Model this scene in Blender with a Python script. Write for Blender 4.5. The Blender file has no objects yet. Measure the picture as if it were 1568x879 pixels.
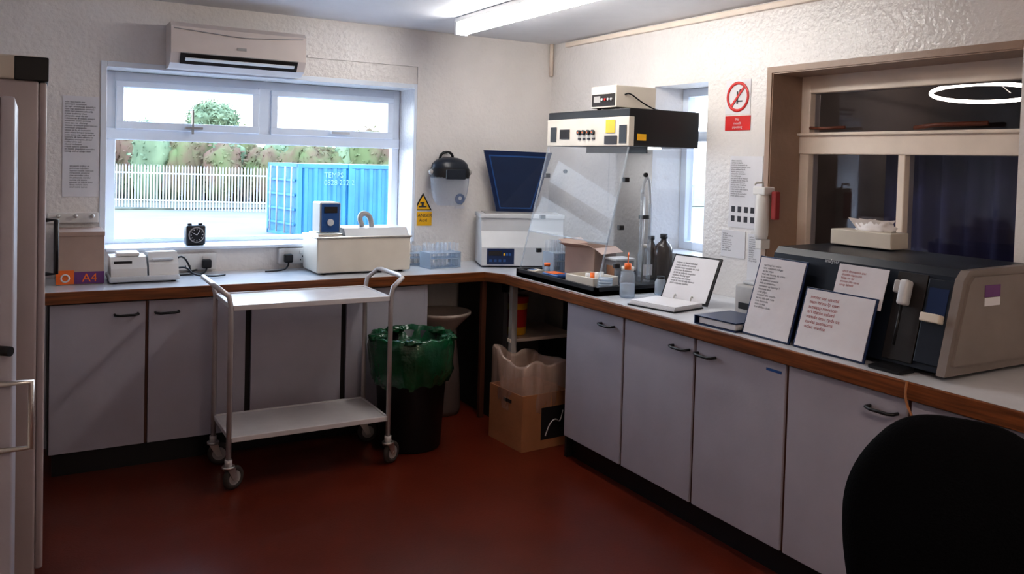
import bpy, bmesh, math, random
from mathutils import Matrix, Vector, noise as mnoise
random.seed(7)
S=bpy.context.scene
try:
    S.view_settings.view_transform='Standard'
    S.view_settings.exposure=.14
    S.view_settings.look='Medium High Contrast'
except Exception as e: print(e)

# ---------------------------------------------------------------- materials
def mat(name,col,rough=.5,metal=0,bump=0,bscale=30,var=.08,vscale=6,spec=.5,coat=0,emit=None,es=0,col2=None,trans=0,sss=0,bdist=.01):
    m=bpy.data.materials.new(name);m.use_nodes=True
    nt=m.node_tree;p=nt.nodes["Principled BSDF"]
    p.inputs["Roughness"].default_value=rough;p.inputs["Metallic"].default_value=metal
    p.inputs["Specular IOR Level"].default_value=spec
    if coat: p.inputs["Coat Weight"].default_value=coat;p.inputs["Coat Roughness"].default_value=.08
    tc=nt.nodes.new("ShaderNodeTexCoord")
    n=nt.nodes.new("ShaderNodeTexNoise");n.inputs["Scale"].default_value=vscale;n.inputs["Detail"].default_value=4
    nt.links.new(tc.outputs["Object"],n.inputs["Vector"])
    r=nt.nodes.new("ShaderNodeValToRGB")
    c2=col2 if col2 else tuple(c*(1-var) for c in col)
    c1=col if col2 else tuple(min(1,c*(1+var)) for c in col)
    r.color_ramp.elements[0].position=.35;r.color_ramp.elements[1].position=.65
    r.color_ramp.elements[0].color=(*c2,1);r.color_ramp.elements[1].color=(*c1,1)
    nt.links.new(n.outputs["Fac"],r.inputs["Fac"]);nt.links.new(r.outputs["Color"],p.inputs["Base Color"])
    if bump:
        nb=nt.nodes.new("ShaderNodeTexNoise");nb.inputs["Scale"].default_value=bscale;nb.inputs["Detail"].default_value=3
        nt.links.new(tc.outputs["Object"],nb.inputs["Vector"])
        b=nt.nodes.new("ShaderNodeBump");b.inputs["Strength"].default_value=bump;b.inputs["Distance"].default_value=bdist
        nt.links.new(nb.outputs["Fac"],b.inputs["Height"]);nt.links.new(b.outputs["Normal"],p.inputs["Normal"])
    if emit: p.inputs["Emission Color"].default_value=(*emit,1);p.inputs["Emission Strength"].default_value=es
    return m
def wood(name,a,b_):
    m=mat(name,a,.35,col2=b_,vscale=3)
    nt=m.node_tree;n=[x for x in nt.nodes if x.type=='TEX_NOISE'][0]
    mp=nt.nodes.new("ShaderNodeMapping");mp.inputs["Scale"].default_value=(1.5,1.5,30)
    tc=[x for x in nt.nodes if x.type=='TEX_COORD'][0]
    nt.links.new(tc.outputs["Object"],mp.inputs["Vector"]);nt.links.new(mp.outputs["Vector"],n.inputs["Vector"])
    return m
def clear(name,tint=(1,1,1),gl=.12,rough=.03,haze=0,hcol=(.8,.85,.9),k=.25):
    m=bpy.data.materials.new(name);m.use_nodes=True;nt=m.node_tree
    nt.nodes.remove(nt.nodes["Principled BSDF"]);out=nt.nodes["Material Output"]
    t=nt.nodes.new("ShaderNodeBsdfTransparent");t.inputs[0].default_value=(*tint,1)
    g=nt.nodes.new("ShaderNodeBsdfGlossy");g.inputs["Roughness"].default_value=rough
    lw=nt.nodes.new("ShaderNodeLayerWeight");lw.inputs["Blend"].default_value=gl+.1
    ma=nt.nodes.new("ShaderNodeMath");ma.operation='MULTIPLY_ADD';ma.inputs[1].default_value=k;ma.inputs[2].default_value=gl*.3
    nt.links.new(lw.outputs["Fresnel"],ma.inputs[0])
    mx=nt.nodes.new("ShaderNodeMixShader");nt.links.new(ma.outputs[0],mx.inputs[0])
    src=t.outputs[0]
    if haze:
        d=nt.nodes.new("ShaderNodeBsdfDiffuse");d.inputs[0].default_value=(*hcol,1)
        m2=nt.nodes.new("ShaderNodeMixShader");m2.inputs[0].default_value=haze
        nt.links.new(t.outputs[0],m2.inputs[1]);nt.links.new(d.outputs[0],m2.inputs[2]);src=m2.outputs[0]
    nt.links.new(src,mx.inputs[1]);nt.links.new(g.outputs[0],mx.inputs[2]);nt.links.new(mx.outputs[0],out.inputs[0])
    return m
def emis(name,col,s):
    m=bpy.data.materials.new(name);m.use_nodes=True;nt=m.node_tree
    p=nt.nodes["Principled BSDF"];p.inputs["Base Color"].default_value=(.9,.9,.9,1)
    p.inputs["Emission Color"].default_value=(*col,1);p.inputs["Emission Strength"].default_value=s
    return m
M_wall=mat("wall_gloss_paint",(.79,.755,.735),.25,bump=.5,bscale=42,var=.03,vscale=3)
M_ceil=mat("ceiling_paint",(.76,.77,.81),.4,bump=.1,bscale=30,var=.02)
M_floor=mat("red_vinyl_floor",(.108,.016,.006),.34,bump=.06,bscale=120,var=.12,vscale=3)
M_upvc=mat("white_upvc",(.80,.86,.95),.25,var=.02)
M_cream=mat("cream_gloss_wood",(.84,.72,.62),.3,var=.05)
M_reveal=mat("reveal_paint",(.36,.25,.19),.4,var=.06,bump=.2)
M_lam=mat("laminate_top",(.66,.68,.72),.22,var=.04)
M_wood=wood("wood_edge",(.24,.08,.022),(.11,.035,.010))
M_door=mat("cabinet_door",(.41,.392,.44),.42,bump=.05,bscale=80,var=.03)
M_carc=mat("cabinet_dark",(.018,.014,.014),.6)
M_brownstrip=mat("brown_strip",(.10,.035,.018),.5)
M_black=mat("black_plastic",(.009,.009,.011),.4)
M_blackfab=mat("black_fabric",(.003,.003,.004),.9,bump=.3,bscale=200,spec=.08)
M_white=mat("white_plastic",(.74,.72,.70),.35,var=.03)
M_cremep=mat("cream_plastic",(.66,.60,.52),.4,var=.04)
M_fridge=mat("fridge_enamel",(.44,.38,.38),.35,var=.03)
M_ac=mat("aircon_plastic",(.68,.60,.56),.35,var=.03)
M_grey=mat("grey_plastic",(.38,.36,.35),.4)
M_lgrey=mat("light_grey_metal",(.58,.59,.61),.35,var=.04)
M_steel=mat("brushed_steel",(.6,.58,.55),.3,metal=.85,bump=.05,bscale=60)
M_alu=mat("painted_alu",(.50,.46,.45),.35,metal=.3)
M_trsh=mat("trolley_shelf",(.62,.59,.59),.25,var=.05)
M_rub=mat("rubber",(.06,.05,.045),.6)
M_blue=mat("blue_panel",(.03,.10,.28),.35)
M_dblue=mat("navy_plastic",(.010,.026,.085),.3)
M_lidin=mat("lid_lining",(.016,.030,.075),.35)
M_dslate=mat("dark_slate",(.010,.015,.026),.35,spec=.5)
M_side=mat("analyser_side",(.23,.195,.18),.45)
M_paper=mat("paper",(.74,.73,.76),.6,var=.02)
M_pgloss=mat("plastic_sleeve",(.72,.70,.73),.12,var=.03,bump=.6,bscale=9,coat=.8)
M_ink=mat("ink",(.05,.05,.06),.7)
M_red=mat("sign_red",(.62,.03,.03),.4)
M_dred=mat("dark_red_print",(.35,.05,.05),.5)
M_yel=mat("sign_yellow",(.9,.50,.02),.4)
M_orange=mat("orange_print",(.85,.18,.03),.4)
M_purple=mat("purple_print",(.16,.05,.20),.4)
M_card=mat("cardboard",(.40,.18,.08),.7,bump=.15,bscale=50,var=.08)
M_cardl=mat("carton_pale",(.44,.32,.27),.6,var=.06)
M_bag=mat("green_bag",(.005,.068,.026),.2,bump=.9,bscale=16,var=.3,spec=.7)
M_bin=mat("black_bin",(.005,.005,.006),.45)
M_clear=clear("clear_acrylic",(.98,.99,1),.02,haze=.03,k=.10)
M_sash=clear("sash_acrylic",(.96,.98,1),.03,haze=.10,hcol=(.85,.88,.95),k=.12)
M_liner=clear("clear_liner",(1,.94,.9),.2,rough=.15,haze=.30,hcol=(.8,.6,.5))
M_hazy=clear("hazy_acrylic",(.95,.97,1),.06,haze=.18)
M_visor=clear("visor_plastic",(.80,.84,.92),.10,haze=.20,k=.3)
M_glass=clear("window_glass",(1,1,1),.02,k=.1)
M_dglass=clear("inner_window_glass",(.85,.88,.95),.12,k=.6)
M_lblue=clear("pale_plastic",(.8,.9,1),.1,haze=.35)
M_stone=mat("stone_bowl",(.48,.40,.35),.6,bump=.2)
M_sack=mat("sack",(.12,.08,.07),.8,bump=.4,bscale=20)
M_amber=mat("amber_bottle",(.03,.015,.008),.15)
M_contblue=mat("container_blue",(.02,.13,.25),.5,var=.15,vscale=.8)
M_fence=mat("galvanised_fence",(.30,.30,.32),.5)
M_tree=mat("foliage",(.10,.12,.055),.9,col2=(.12,.075,.055),vscale=.8,spec=.1)
M_tree2=mat("foliage_green",(.16,.20,.12),.9,col2=(.10,.13,.08),vscale=.8,spec=.1)
M_road=mat("asphalt",(.12,.12,.13),.8,vscale=.5,var=.1)
M_kerb=mat("verge",(.08,.08,.06),.9,vscale=2,var=.3)
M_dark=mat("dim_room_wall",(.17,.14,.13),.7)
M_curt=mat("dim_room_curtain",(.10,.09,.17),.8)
M_tube=emis("fluorescent_diffuser",(1,.96,.90),26)
M_tubew=emis("fluorescent_diffuser_warm",(1,.81,.66),25)
M_hoodfill=emis("hood_fill_strip",(1,.96,.92),6)  # added glow for brightening the hood interior
M_ring=emis("ring_lamp",(1,.80,.62),12.0)
M_brown=mat("corroded_stay",(.14,.04,.02),.5)
M_tissue=mat("tissue",(.85,.82,.82),.8)
M_cont_t=mat("container_lettering",(.12,.24,.34),.6)

# ---------------------------------------------------------------- mesh builder
class B:
    def __init__(s,name):
        s.name=name;s.bm=bmesh.new();s.mats=[];s.M=Matrix.Identity(4);s.st=[]
    def mi(s,m):
        if m not in s.mats:s.mats.append(m)
        return s.mats.index(m)
    def _fin(s,vs,fs,m,smooth=False,M=None):
        k=s.mi(m)
        for f in fs: f.material_index=k;f.smooth=smooth
        MM=s.M@M if M is not None else s.M
        bmesh.ops.transform(s.bm,matrix=MM,verts=vs)
    def box(s,a,b,m,bev=0,M=None,seg=2):
        n=set(s.bm.verts);nf=set(s.bm.faces)
        r=bmesh.ops.create_cube(s.bm,size=1)
        vs=r['verts']
        for v in vs: v.co=Vector([(a[i]+b[i])/2+v.co[i]*abs(b[i]-a[i]) for i in range(3)])
        if bev:
            es=list({e for v in vs for e in v.link_edges})
            bmesh.ops.bevel(s.bm,geom=es,offset=bev,segments=seg,affect='EDGES',profile=.5)
        vs=[v for v in s.bm.verts if v not in n];fs=[f for f in s.bm.faces if f not in nf]
        s._fin(vs,fs,m,bool(bev) and seg>2,M)
    def poly(s,vs,fs,m,smooth=False,M=None):
        vv=[s.bm.verts.new(v) for v in vs];ff=[]
        for f in fs:
            try: ff.append(s.bm.faces.new([vv[i] for i in f]))
            except ValueError: pass
        s._fin(vv,ff,m,smooth,M)
    def prism(s,pts,axis,a,b,m,M=None):
        o=[i for i in range(3) if i!=axis];n=len(pts);vs=[]
        for v in (a,b):
            for p in pts:
                c=[0,0,0];c[axis]=v;c[o[0]]=p[0];c[o[1]]=p[1];vs.append(c)
        fs=[list(range(n)),list(range(2*n-1,n-1,-1))]+[[i,(i+1)%n,n+(i+1)%n,n+i] for i in range(n)]
        s.poly(vs,fs,m,M=M)
    def cyl(s,p0,p1,r0,m,r1=None,seg=20,M=None):
        p0=Vector(p0);p1=Vector(p1);d=p1-p0;r1=r0 if r1 is None else r1
        q=Vector((0,0,1)).rotation_difference(d.normalized()).to_matrix().to_4x4()
        TT=Matrix.Translation(p0)@q
        vs=[]
        for k,(z,r) in enumerate(((0,r0),(d.length,r1))):
            for i in range(seg):
                a=2*math.pi*i/seg;vs.append(TT@Vector((r*math.cos(a),r*math.sin(a),z)))
        fs=[[i,(i+1)%seg,seg+(i+1)%seg,seg+i] for i in range(seg)]
        vv=[s.bm.verts.new(v) for v in vs];k=s.mi(m)
        for f in fs:
            x=s.bm.faces.new([vv[i] for i in f]);x.smooth=True;x.material_index=k
        for f in (list(range(seg-1,-1,-1)),list(range(seg,2*seg))):
            x=s.bm.faces.new([vv[i] for i in f]);x.material_index=k
        bmesh.ops.transform(s.bm,matrix=s.M@M if M is not None else s.M,verts=vv)
    def lathe(s,prof,c,m,seg=32,jit=0,js=6,sx=1,sy=1,a0=0,a1=2*math.pi,M=None):
        vs=[];fs=[];full=abs(a1-a0-2*math.pi)<1e-6;ns=seg if full else seg+1
        for (r,z) in prof:
            for i in range(ns):
                a=a0+(a1-a0)*i/seg
                p=Vector((r*math.cos(a)*sx,r*math.sin(a)*sy,z))
                if jit:
                    nn=mnoise.noise(Vector((math.cos(a)*js,math.sin(a)*js,z*js*3)))
                    p.x*=1+jit*nn;p.y*=1+jit*nn;p.z+=jit*.25*mnoise.noise(Vector((math.cos(a)*js+9,math.sin(a)*js,z*8)))
                vs.append(p+Vector(c))
        for j in range(len(prof)-1):
            for i in range(seg):
                i2=(i+1)%ns if full else i+1
                fs.append([j*ns+i,j*ns+i2,(j+1)*ns+i2,(j+1)*ns+i])
        s.poly(vs,fs,m,True,M)
    def tube(s,pts,r,m,seg=10,M=None,smoothn=0):
        P=[Vector(p) for p in pts]
        for _ in range(smoothn):
            Q=[P[0]]
            for i in range(len(P)-1):
                Q+= [P[i]*.75+P[i+1]*.25,P[i]*.25+P[i+1]*.75]
            P=Q+[P[-1]]
        vs=[];fs=[];up=None
        for i,p in enumerate(P):
            t=(P[min(i+1,len(P)-1)]-P[max(i-1,0)]).normalized()
            if up is None: up=t.orthogonal().normalized()
            else: up=(up-t*up.dot(t)).normalized()
            w=t.cross(up)
            for k in range(seg):
                a=2*math.pi*k/seg;vs.append(p+up*(r*math.cos(a))+w*(r*math.sin(a)))
        for i in range(len(P)-1):
            for k in range(seg):
                fs.append([i*seg+k,i*seg+(k+1)%seg,(i+1)*seg+(k+1)%seg,(i+1)*seg+k])
        fs.append(list(range(seg)));fs.append([(len(P)-1)*seg+k for k in range(seg)])
        s.poly(vs,fs,m,True,M)
    def sph(s,c,rad,m,sub=3,jit=0,js=2,M=None):
        r=bmesh.ops.create_icosphere(s.bm,subdivisions=sub,radius=1)
        vs=r['verts'];fs={f for v in vs for f in v.link_faces}
        for v in vs:
            k=1+jit*mnoise.noise(v.co*js+Vector(c)) + jit*.5*mnoise.noise(v.co*js*3+Vector(c))
            v.co=Vector([c[i]+v.co[i]*rad[i]*k for i in range(3)])
        s._fin(vs,list(fs),m,True,M)
    def torus(s,c,R,r,m,M=None,seg=28,rs=10):
        vs=[];fs=[]
        for i in range(seg):
            a=2*math.pi*i/seg
            for k in range(rs):
                b=2*math.pi*k/rs;q=R+r*math.cos(b)
                vs.append((c[0]+q*math.cos(a),c[1]+q*math.sin(a),c[2]+r*math.sin(b)))
        for i in range(seg):
            for k in range(rs):
                fs.append([i*rs+k,((i+1)%seg)*rs+k,((i+1)%seg)*rs+(k+1)%rs,i*rs+(k+1)%rs])
        s.poly(vs,fs,m,True,M)
    def text(s,t,size,m,M,align='LEFT'):
        cu=bpy.data.curves.new("t","FONT");cu.body=t;cu.size=size;cu.align_x=align;cu.resolution_u=2
        o=bpy.data.objects.new("t",cu);S.collection.objects.link(o)
        bpy.context.view_layer.update()
        me=bpy.data.meshes.new_from_object(o.evaluated_get(bpy.context.evaluated_depsgraph_get()))
        n=set(s.bm.verts);nf=set(s.bm.faces)
        s.bm.from_mesh(me)
        vs=[v for v in s.bm.verts if v not in n];fs=[f for f in s.bm.faces if f not in nf]
        s._fin(vs,fs,m,False,M)
        bpy.data.objects.remove(o);bpy.data.curves.remove(cu);bpy.data.meshes.remove(me)
    def done(s,recalc=True):
        if recalc: bmesh.ops.recalc_face_normals(s.bm,faces=s.bm.faces[:])
        me=bpy.data.meshes.new(s.name);s.bm.to_mesh(me);s.bm.free()
        for m in s.mats: me.materials.append(m)
        lo=Vector([min(v.co[i] for v in me.vertices) for i in range(3)]);hi=Vector([max(v.co[i] for v in me.vertices) for i in range(3)])
        c=(lo+hi)/2;c.z=lo.z
        me.transform(Matrix.Translation(-c))
        o=bpy.data.objects.new(s.name,me);S.collection.objects.link(o);o.location=c
        return o
def T(x,y,z,rz=0,rx=0,ry=0):
    return Matrix.Translation((x,y,z))@Matrix.Rotation(rz,4,'Z')@Matrix.Rotation(ry,4,'Y')@Matrix.Rotation(rx,4,'X')
TB=lambda x,y,z:Matrix.Translation((x,y,z))@Matrix.Rotation(math.pi/2,4,'X')
TR=lambda x,y,z:Matrix.Translation((x,y,z))@Matrix.Rotation(-math.pi/2,4,'Z')@Matrix.Rotation(math.pi/2,4,'X')
def lorem(n,w,seed=1):
    rr=random.Random(seed);L=[]
    for i in range(n):
        s="";W=rr.randint(int(w*.5),w)
        while len(s)<W: s+="".join(rr.choice("aeiourstnlmdcp") for _ in range(rr.randint(2,8)))+" "
        L.append(s[:w])
    return "\n".join(L)

WX,WY,H=.12,.2,2.425
XL,YF=-3.74,-5.7
# ---------------------------------------------------------------- room shell
b=B("floor");b.box((XL-.2,YF-.2,-.12),(WX+.3,WY+.3,0),M_floor);b.done()
b=B("ceiling");b.box((XL-.2,YF-.2,H),(WX+.3,WY+.3,H+.12),M_ceil);b.done()
wx0,wx1,wz0,wz1=-2.726,-.934,1.053,2.043
b=B("wall_back")
b.box((XL-.2,WY,-.0),(wx0,WY+.3,H),M_wall);b.box((wx1,WY,0),(WX,WY+.3,H),M_wall)
b.box((wx0,WY,0),(wx1,WY+.3,wz0),M_wall);b.box((wx0,WY,wz1),(wx1,WY+.3,H),M_wall);b.done()
b=B("wall_right")
sy0,sy1,sz0,sz1=-1.385,-.935,1.09,2.057
by0,by1,bz0,bz1=-3.05,-1.839,1.12,2.068
b.box((WX,sy1,0),(WX+.3,WY+.3,H),M_wall)
b.box((WX,sy0,0),(WX+.3,sy1,sz0),M_wall);b.box((WX,sy0,sz1),(WX+.3,sy1,H),M_wall)
b.box((WX,by1,0),(WX+.3,sy0,H),M_wall)
b.box((WX,by0,0),(WX+.3,by1,bz0),M_wall);b.box((WX,by0,bz1),(WX+.3,by1,H),M_wall)
b.box((WX,YF-.2,0),(WX+.3,by0,H),M_wall);b.done()
b=B("wall_left");b.box((XL-.2,YF,0),(XL,WY,H),M_wall);b.done()
b=B("wall_front");b.box((XL-.2,YF-.2,0),(WX,YF,H),M_wall);b.done()

# window 1 (uPVC, two top lights over one big pane)
b=B("window_1");fy=.43;fb=.49
e_=[0]
def fr(x0,z0,x1,z1,y0=fy,bev=.005):
    e_[0]+=1;d_=e_[0]*.0006
    b.box((x0,y0+d_,z0),(x1,fb-d_,z1),M_upvc,bev)
fr(wx0+.001,wz0+.007,-2.662,wz1-.001);fr(-.985,wz0+.007,wx1-.001,wz1-.001);fr(wx0+.003,wz0+.007,wx1-.003,1.088);fr(wx0+.003,1.985,wx1-.003,wz1-.002)
fr(wx0+.002,1.654,wx1-.002,1.72,fy-.012);fr(-1.87,1.70,-1.79,2.0,fy-.008)
for (x0,x1) in ((-2.665,-1.865),(-1.795,-.985)):
    fr(x0,1.715,x1,1.761,fy-.028);fr(x0,1.954,x1,1.99,fy-.028);fr(x0+.001,1.716,x0+.042,1.989,fy-.026);fr(x1-.042,1.716,x1-.001,1.989,fy-.026)
b.box((wx0+.03,.462,1.08),(wx1-.03,.468,1.66),M_glass)
b.box((-2.63,.462,1.75),(-1.9,.468,1.96),M_glass);b.box((-1.76,.462,1.75),(-1.02,.468,1.96),M_glass)
b.box((-2.26,.375,1.70),(-2.25,.40,1.84),M_grey);b.box((-2.30,.37,1.728),(-2.2,.395,1.742),M_grey)
b.box((-1.42,.375,1.735),(-1.30,.40,1.75),M_lgrey)
b.done()
b=B("window_sill");b.box((wx0+.002,WY-.03,wz0-.012),(wx1-.002,.445,wz0+.006),M_upvc,.004);b.done()
b=B("trim_1");b.box((-1.64,WY-.012,2.185),(-.90,WY,2.20),M_wall);b.box((-.915,WY-.012,wz0),(-.90,WY,2.185),M_wall);b.done()
b=B("trim_2");b.box((WX-.03,-4.9,2.385),(WX,-.0,2.415),M_cream,.005);b.done()
b=B("trim_3");b.cyl((WX-.02,WY-.02,2.20),(WX-.02,WY-.02,2.425),.014,M_cream);b.done()
b=B("trim_6")
for (a,c) in (((wx0-.03,WY-.008,wz0),(wx0,WY,wz1+.03)),((wx0,WY-.008,wz1),(wx1,WY,wz1+.03)),((wx1,WY-.008,wz0),(wx1+.02,WY,wz1+.03))): b.box(a,c,M_upvc,.002)
b.done()
# window 2 small
b=B("window_2")
fx0,fx1=.34,.40
b.box((fx0,sy0,sz0),(fx1,sy0+.05,sz1),M_upvc,.004);b.box((fx0,sy1-.05,sz0),(fx1,sy1,sz1),M_upvc,.004)
b.box((fx0+.001,sy0,sz0),(fx1,sy1,sz0+.05),M_upvc,.004);b.box((fx0+.001,sy0,sz1-.05),(fx1,sy1,sz1),M_upvc,.004);b.box((fx0+.002,sy0,1.74),(fx1,sy1,1.80),M_upvc,.004)
b.box((.368,sy0+.04,sz0+.04),(.372,sy1-.04,sz1-.04),M_glass);b.done()
# window 3 internal
b=B("window_3")
e3=[0]
def fr3(y0,z0,y1,z1,x0=.33,mm=M_cream):
    e3[0]+=1; b.box((x0+e3[0]*.0006,y0,z0),(.41-e3[0]*.0006,y1,z1),mm,.005)
fr3(by0,bz0,by0+.05,bz1);fr3(by1-.06,bz0,by1,bz1);fr3(by0,bz0,by1,bz0+.07);fr3(by0,1.977,by1,bz1)
fr3(by0,1.67,by1,1.775,.32);fr3(by0,1.762,by1,1.778,.30)
fr3(-2.437,bz0,-2.40,1.70)
b.box((.368,by0+.03,bz0+.05),(.372,by1-.03,1.69),M_dglass);b.box((.368,by0+.03,1.76),(.372,by1-.03,1.99),M_dglass)
b.tube([(.31,-2.13,1.80),(.30,-2.0,1.797),(.30,-1.93,1.80)],.008,M_brown);b.tube([(.31,-2.82,1.803),(.29,-2.6,1.80),(.30,-2.5,1.79)],.01,M_brown)
b.done()
b=B("trim_4")
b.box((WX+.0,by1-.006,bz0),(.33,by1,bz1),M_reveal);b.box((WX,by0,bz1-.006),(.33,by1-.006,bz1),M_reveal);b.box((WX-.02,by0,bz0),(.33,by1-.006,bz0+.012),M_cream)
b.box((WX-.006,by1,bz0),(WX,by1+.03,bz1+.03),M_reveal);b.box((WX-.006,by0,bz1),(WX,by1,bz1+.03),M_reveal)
b.done()
# adjacent dim room
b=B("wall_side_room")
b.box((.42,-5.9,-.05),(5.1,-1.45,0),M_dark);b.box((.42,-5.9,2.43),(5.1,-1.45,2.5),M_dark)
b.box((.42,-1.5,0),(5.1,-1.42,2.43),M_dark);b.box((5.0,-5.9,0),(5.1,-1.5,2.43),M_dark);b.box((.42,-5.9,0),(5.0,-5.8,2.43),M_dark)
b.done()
b=B("ring_ceiling_lamp")
x,y,zr=1.58,-2.05,2.05
b.torus((0,0,0),.27,.011,M_ring,M=T(x,y,zr,rz=math.radians(30),ry=math.radians(6)),seg=40);b.cyl((x,y,zr+.05),(x,y,2.43),.008,M_white)
for a in (0,2.1,4.2): b.tube([(x+.26*math.cos(a),y+.26*math.sin(a),zr+.02),(x,y,zr+.12)],.003,M_white,6)
b.done()
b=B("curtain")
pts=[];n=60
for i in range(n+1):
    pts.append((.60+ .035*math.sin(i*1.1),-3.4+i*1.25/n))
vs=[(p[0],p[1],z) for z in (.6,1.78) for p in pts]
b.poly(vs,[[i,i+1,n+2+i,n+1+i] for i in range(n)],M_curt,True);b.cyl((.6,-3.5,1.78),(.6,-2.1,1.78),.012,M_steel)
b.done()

# ---------------------------------------------------------------- exterior
b=B("yard_ground");b.box((-60,.9,-1.3),(80,120,-1.2),M_road)
b.box((-60,37.9,-1.2),(80,100,-1.12),M_kerb);b.done()
b=B("palisade_fence")
A=Vector((-8,44.2,-1.2));E=Vector((22,26.9,-1.2));n=230
ang=math.atan2(E.y-A.y,E.x-A.x)
for i in range(n):
    p=A.lerp(E,i/n)
    b.M=T(p.x,p.y,p.z,ang)
    b.prism([(-.035,0),(.035,0),(.035,2.05),(0,2.15),(-.035,2.05)],1,0,.02,M_fence)
L=(E-A).length
b.M=T(A.x,A.y,A.z,ang);b.box((0,.02,.4),(L,.07,.47),M_fence);b.box((0,.02,1.7),(L,.07,1.77),M_fence)
b.M=Matrix.Identity(4);b.done()
b=B("shipping_container")
b.M=T(4.71,23.06,-1.2,math.radians(9.9))
Lc,Wc,Hc=6.1,2.44,2.5
b.box((.04,.04,.1),(Lc-.04,Wc-.04,Hc-.05),M_contblue)
for i in range(16):
    x=.18+i*.36
    b.prism([(x,.04),(x+.06,-.03),(x+.18,-.03),(x+.24,.04)],2,.14,Hc-.14,M_contblue)
for z in (0,Hc-.13): b.box((0,-.02,z),(Lc,Wc,z+.14),M_contblue)
for x in (0,1.9,3.9,Lc-.14):
    b.box((x,-.05,0),(x+.14,.1,Hc),M_contblue)
for x in (0,Lc-.14): b.box((x,Wc-.14,0),(x+.14,Wc,Hc),M_contblue)
for y in (.35,.85,1.5,2.05): b.cyl((-.06,y,.1),(-.06,y,Hc-.1),.03,M_fence)
for z in (.4,.9,1.4,1.9): b.box((-.05,.15,z),(-.01,Wc-.15,z+.08),M_contblue)
b.text("TEMPS\n0828 222 2",.26,M_cont_t,T(.95,-.04,2.05)@Matrix.Rotation(math.pi/2,4,'X'))
b.M=Matrix.Identity(4);b.done()
def leaves(b,c,rad,m,rr,n,s0=.07,s1=.15):
    vs=[];fs=[]
    for k in range(n):
        t=rr.uniform(-.7,1);a=rr.uniform(0,6.283);q=math.sqrt(max(0,1-t*t));w=rr.uniform(.8,1.12)
        ce=Vector((c[0]+rad[0]*q*math.cos(a)*w,c[1]+rad[1]*q*math.sin(a)*w,c[2]+rad[2]*t*w))
        u=Vector((rr.gauss(0,1),rr.gauss(0,1),rr.gauss(0,1))).normalized();v=u.orthogonal().normalized();s_=rr.uniform(s0,s1)
        i0=len(vs);vs+=[ce+u*s_,ce+v*s_*.6,ce-u*s_,ce-v*s_*.6];fs.append([i0,i0+1,i0+2,i0+3])
    b.poly(vs,fs,m)
b=B("hedge")
rr=random.Random(3)
for i in range(52):
    t=i/51;p=A.lerp(E,t)+Vector((1.2,5+rr.random()*3,0))
    h=1.75+rr.random()*.5+(.35 if rr.random()>.7 else 0)
    c=(p.x,p.y,-1.0+h*.75);m_=M_tree if rr.random()>.4 else M_tree2
    b.sph(c,(1.05,.95,h*.88),m_,3,.3,2.2);leaves(b,c,(1.1,1.0,h*.93),m_,rr,330)
b.done(False)
b=B("tree")
rr=random.Random(5)
tx,ty=6.9,51.5
b.cyl((tx,ty,-1.2),(tx,ty,2.4),.3,M_sack)
for i in range(22):
    a=rr.uniform(0,6.28);q=rr.uniform(0,1.7);zz=rr.uniform(0,1)
    c=(tx+q*math.cos(a)*(1.15-.55*zz),ty+q*math.sin(a)*.8,1.6+2.5*zz)
    b.sph(c,(.75,.75,.7),M_tree2,3,.35,2.5);leaves(b,c,(.95,.95,.9),M_tree2,rr,330)
b.done(False)

# ---------------------------------------------------------------- fixed cabinets & worktop
b=B("worktop")
b.prism([(-3.02,WY-.002),(-3.02,-.32),(-.66,-.32),(-.587,-.47),(-.587,-4.75),(WX-.002,-4.75),(WX-.002,WY-.002)],2,.87,.91,M_lam)
def edge(p,q):
    v=Vector((q[0]-p[0],q[1]-p[1],0));L=v.length;a=math.atan2(v.y,v.x)
    b.box((-.002,-.016,.853),(L+.002,0,.9105),M_wood,.003,M=T(p[0],p[1],0,a))
edge((-3.02,-.318),(-.66,-.318));edge((-.66,-.318),(-.587,-.468));edge((-.587,-.468),(-.587,-4.75))
b.done()
def handle_x(b,x0,x1,y,z):
    b.tube([(x0,y,z),(x0,y-.025,z),(x0+.02,y-.03,z-.003),(x1-.02,y-.03,z-.003),(x1,y-.025,z),(x1,y,z)],.006,M_black,8)
def handle_y(b,y0,y1,x,z):
    b.tube([(x,y0,z),(x-.025,y0,z),(x-.03,y0+.02,z-.003),(x-.03,y1-.02,z-.003),(x-.025,y1,z),(x,y1,z)],.006,M_black,8)
b=B("base_cabinet")
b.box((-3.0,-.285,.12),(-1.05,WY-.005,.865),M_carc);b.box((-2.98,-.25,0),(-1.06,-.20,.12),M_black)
for x0,x1 in ((-2.995,-2.575),(-2.56,-2.085),(-2.055,-1.56),(-1.53,-1.052)):
    b.box((x0,-.308,.125),(x1,-.287,.845),M_door,.002)
b.box((-2.573,-.30,.125),(-2.562,-.287,.845),M_brownstrip)
handle_x(b,-2.715,-2.61,-.308,.785);handle_x(b,-2.53,-2.42,-.308,.785)
b.box((-1.052,-.30,0),(-1.03,WY-.01,.868),M_door)
b.done()
b=B("base_cabinet")
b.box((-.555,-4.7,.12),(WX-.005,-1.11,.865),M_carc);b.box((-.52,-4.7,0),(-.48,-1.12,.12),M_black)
ys=[-1.105,-1.605,-2.105,-2.612,-3.12,-3.62,-4.12,-4.62]
for i in range(7):
    b.box((-.578,ys[i+1]+.008,.125),(-.557,ys[i]-.008,.845),M_door,.002)
    b.box((-.569,ys[i+1]-.007,.125),(-.558,ys[i+1]+.007,.845),M_brownstrip)
for y in (-1.53,-2.07,-2.23,-3.08,-3.27,-4.08): handle_y(b,y,y+.105,-.578,.79)
b.box((-.5805,-2.585,.805),(-.578,-2.51,.815),M_blue)
b.box((-.555,-1.108,0),(WX-.01,-1.09,.868),M_carc)
b.done()
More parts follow.
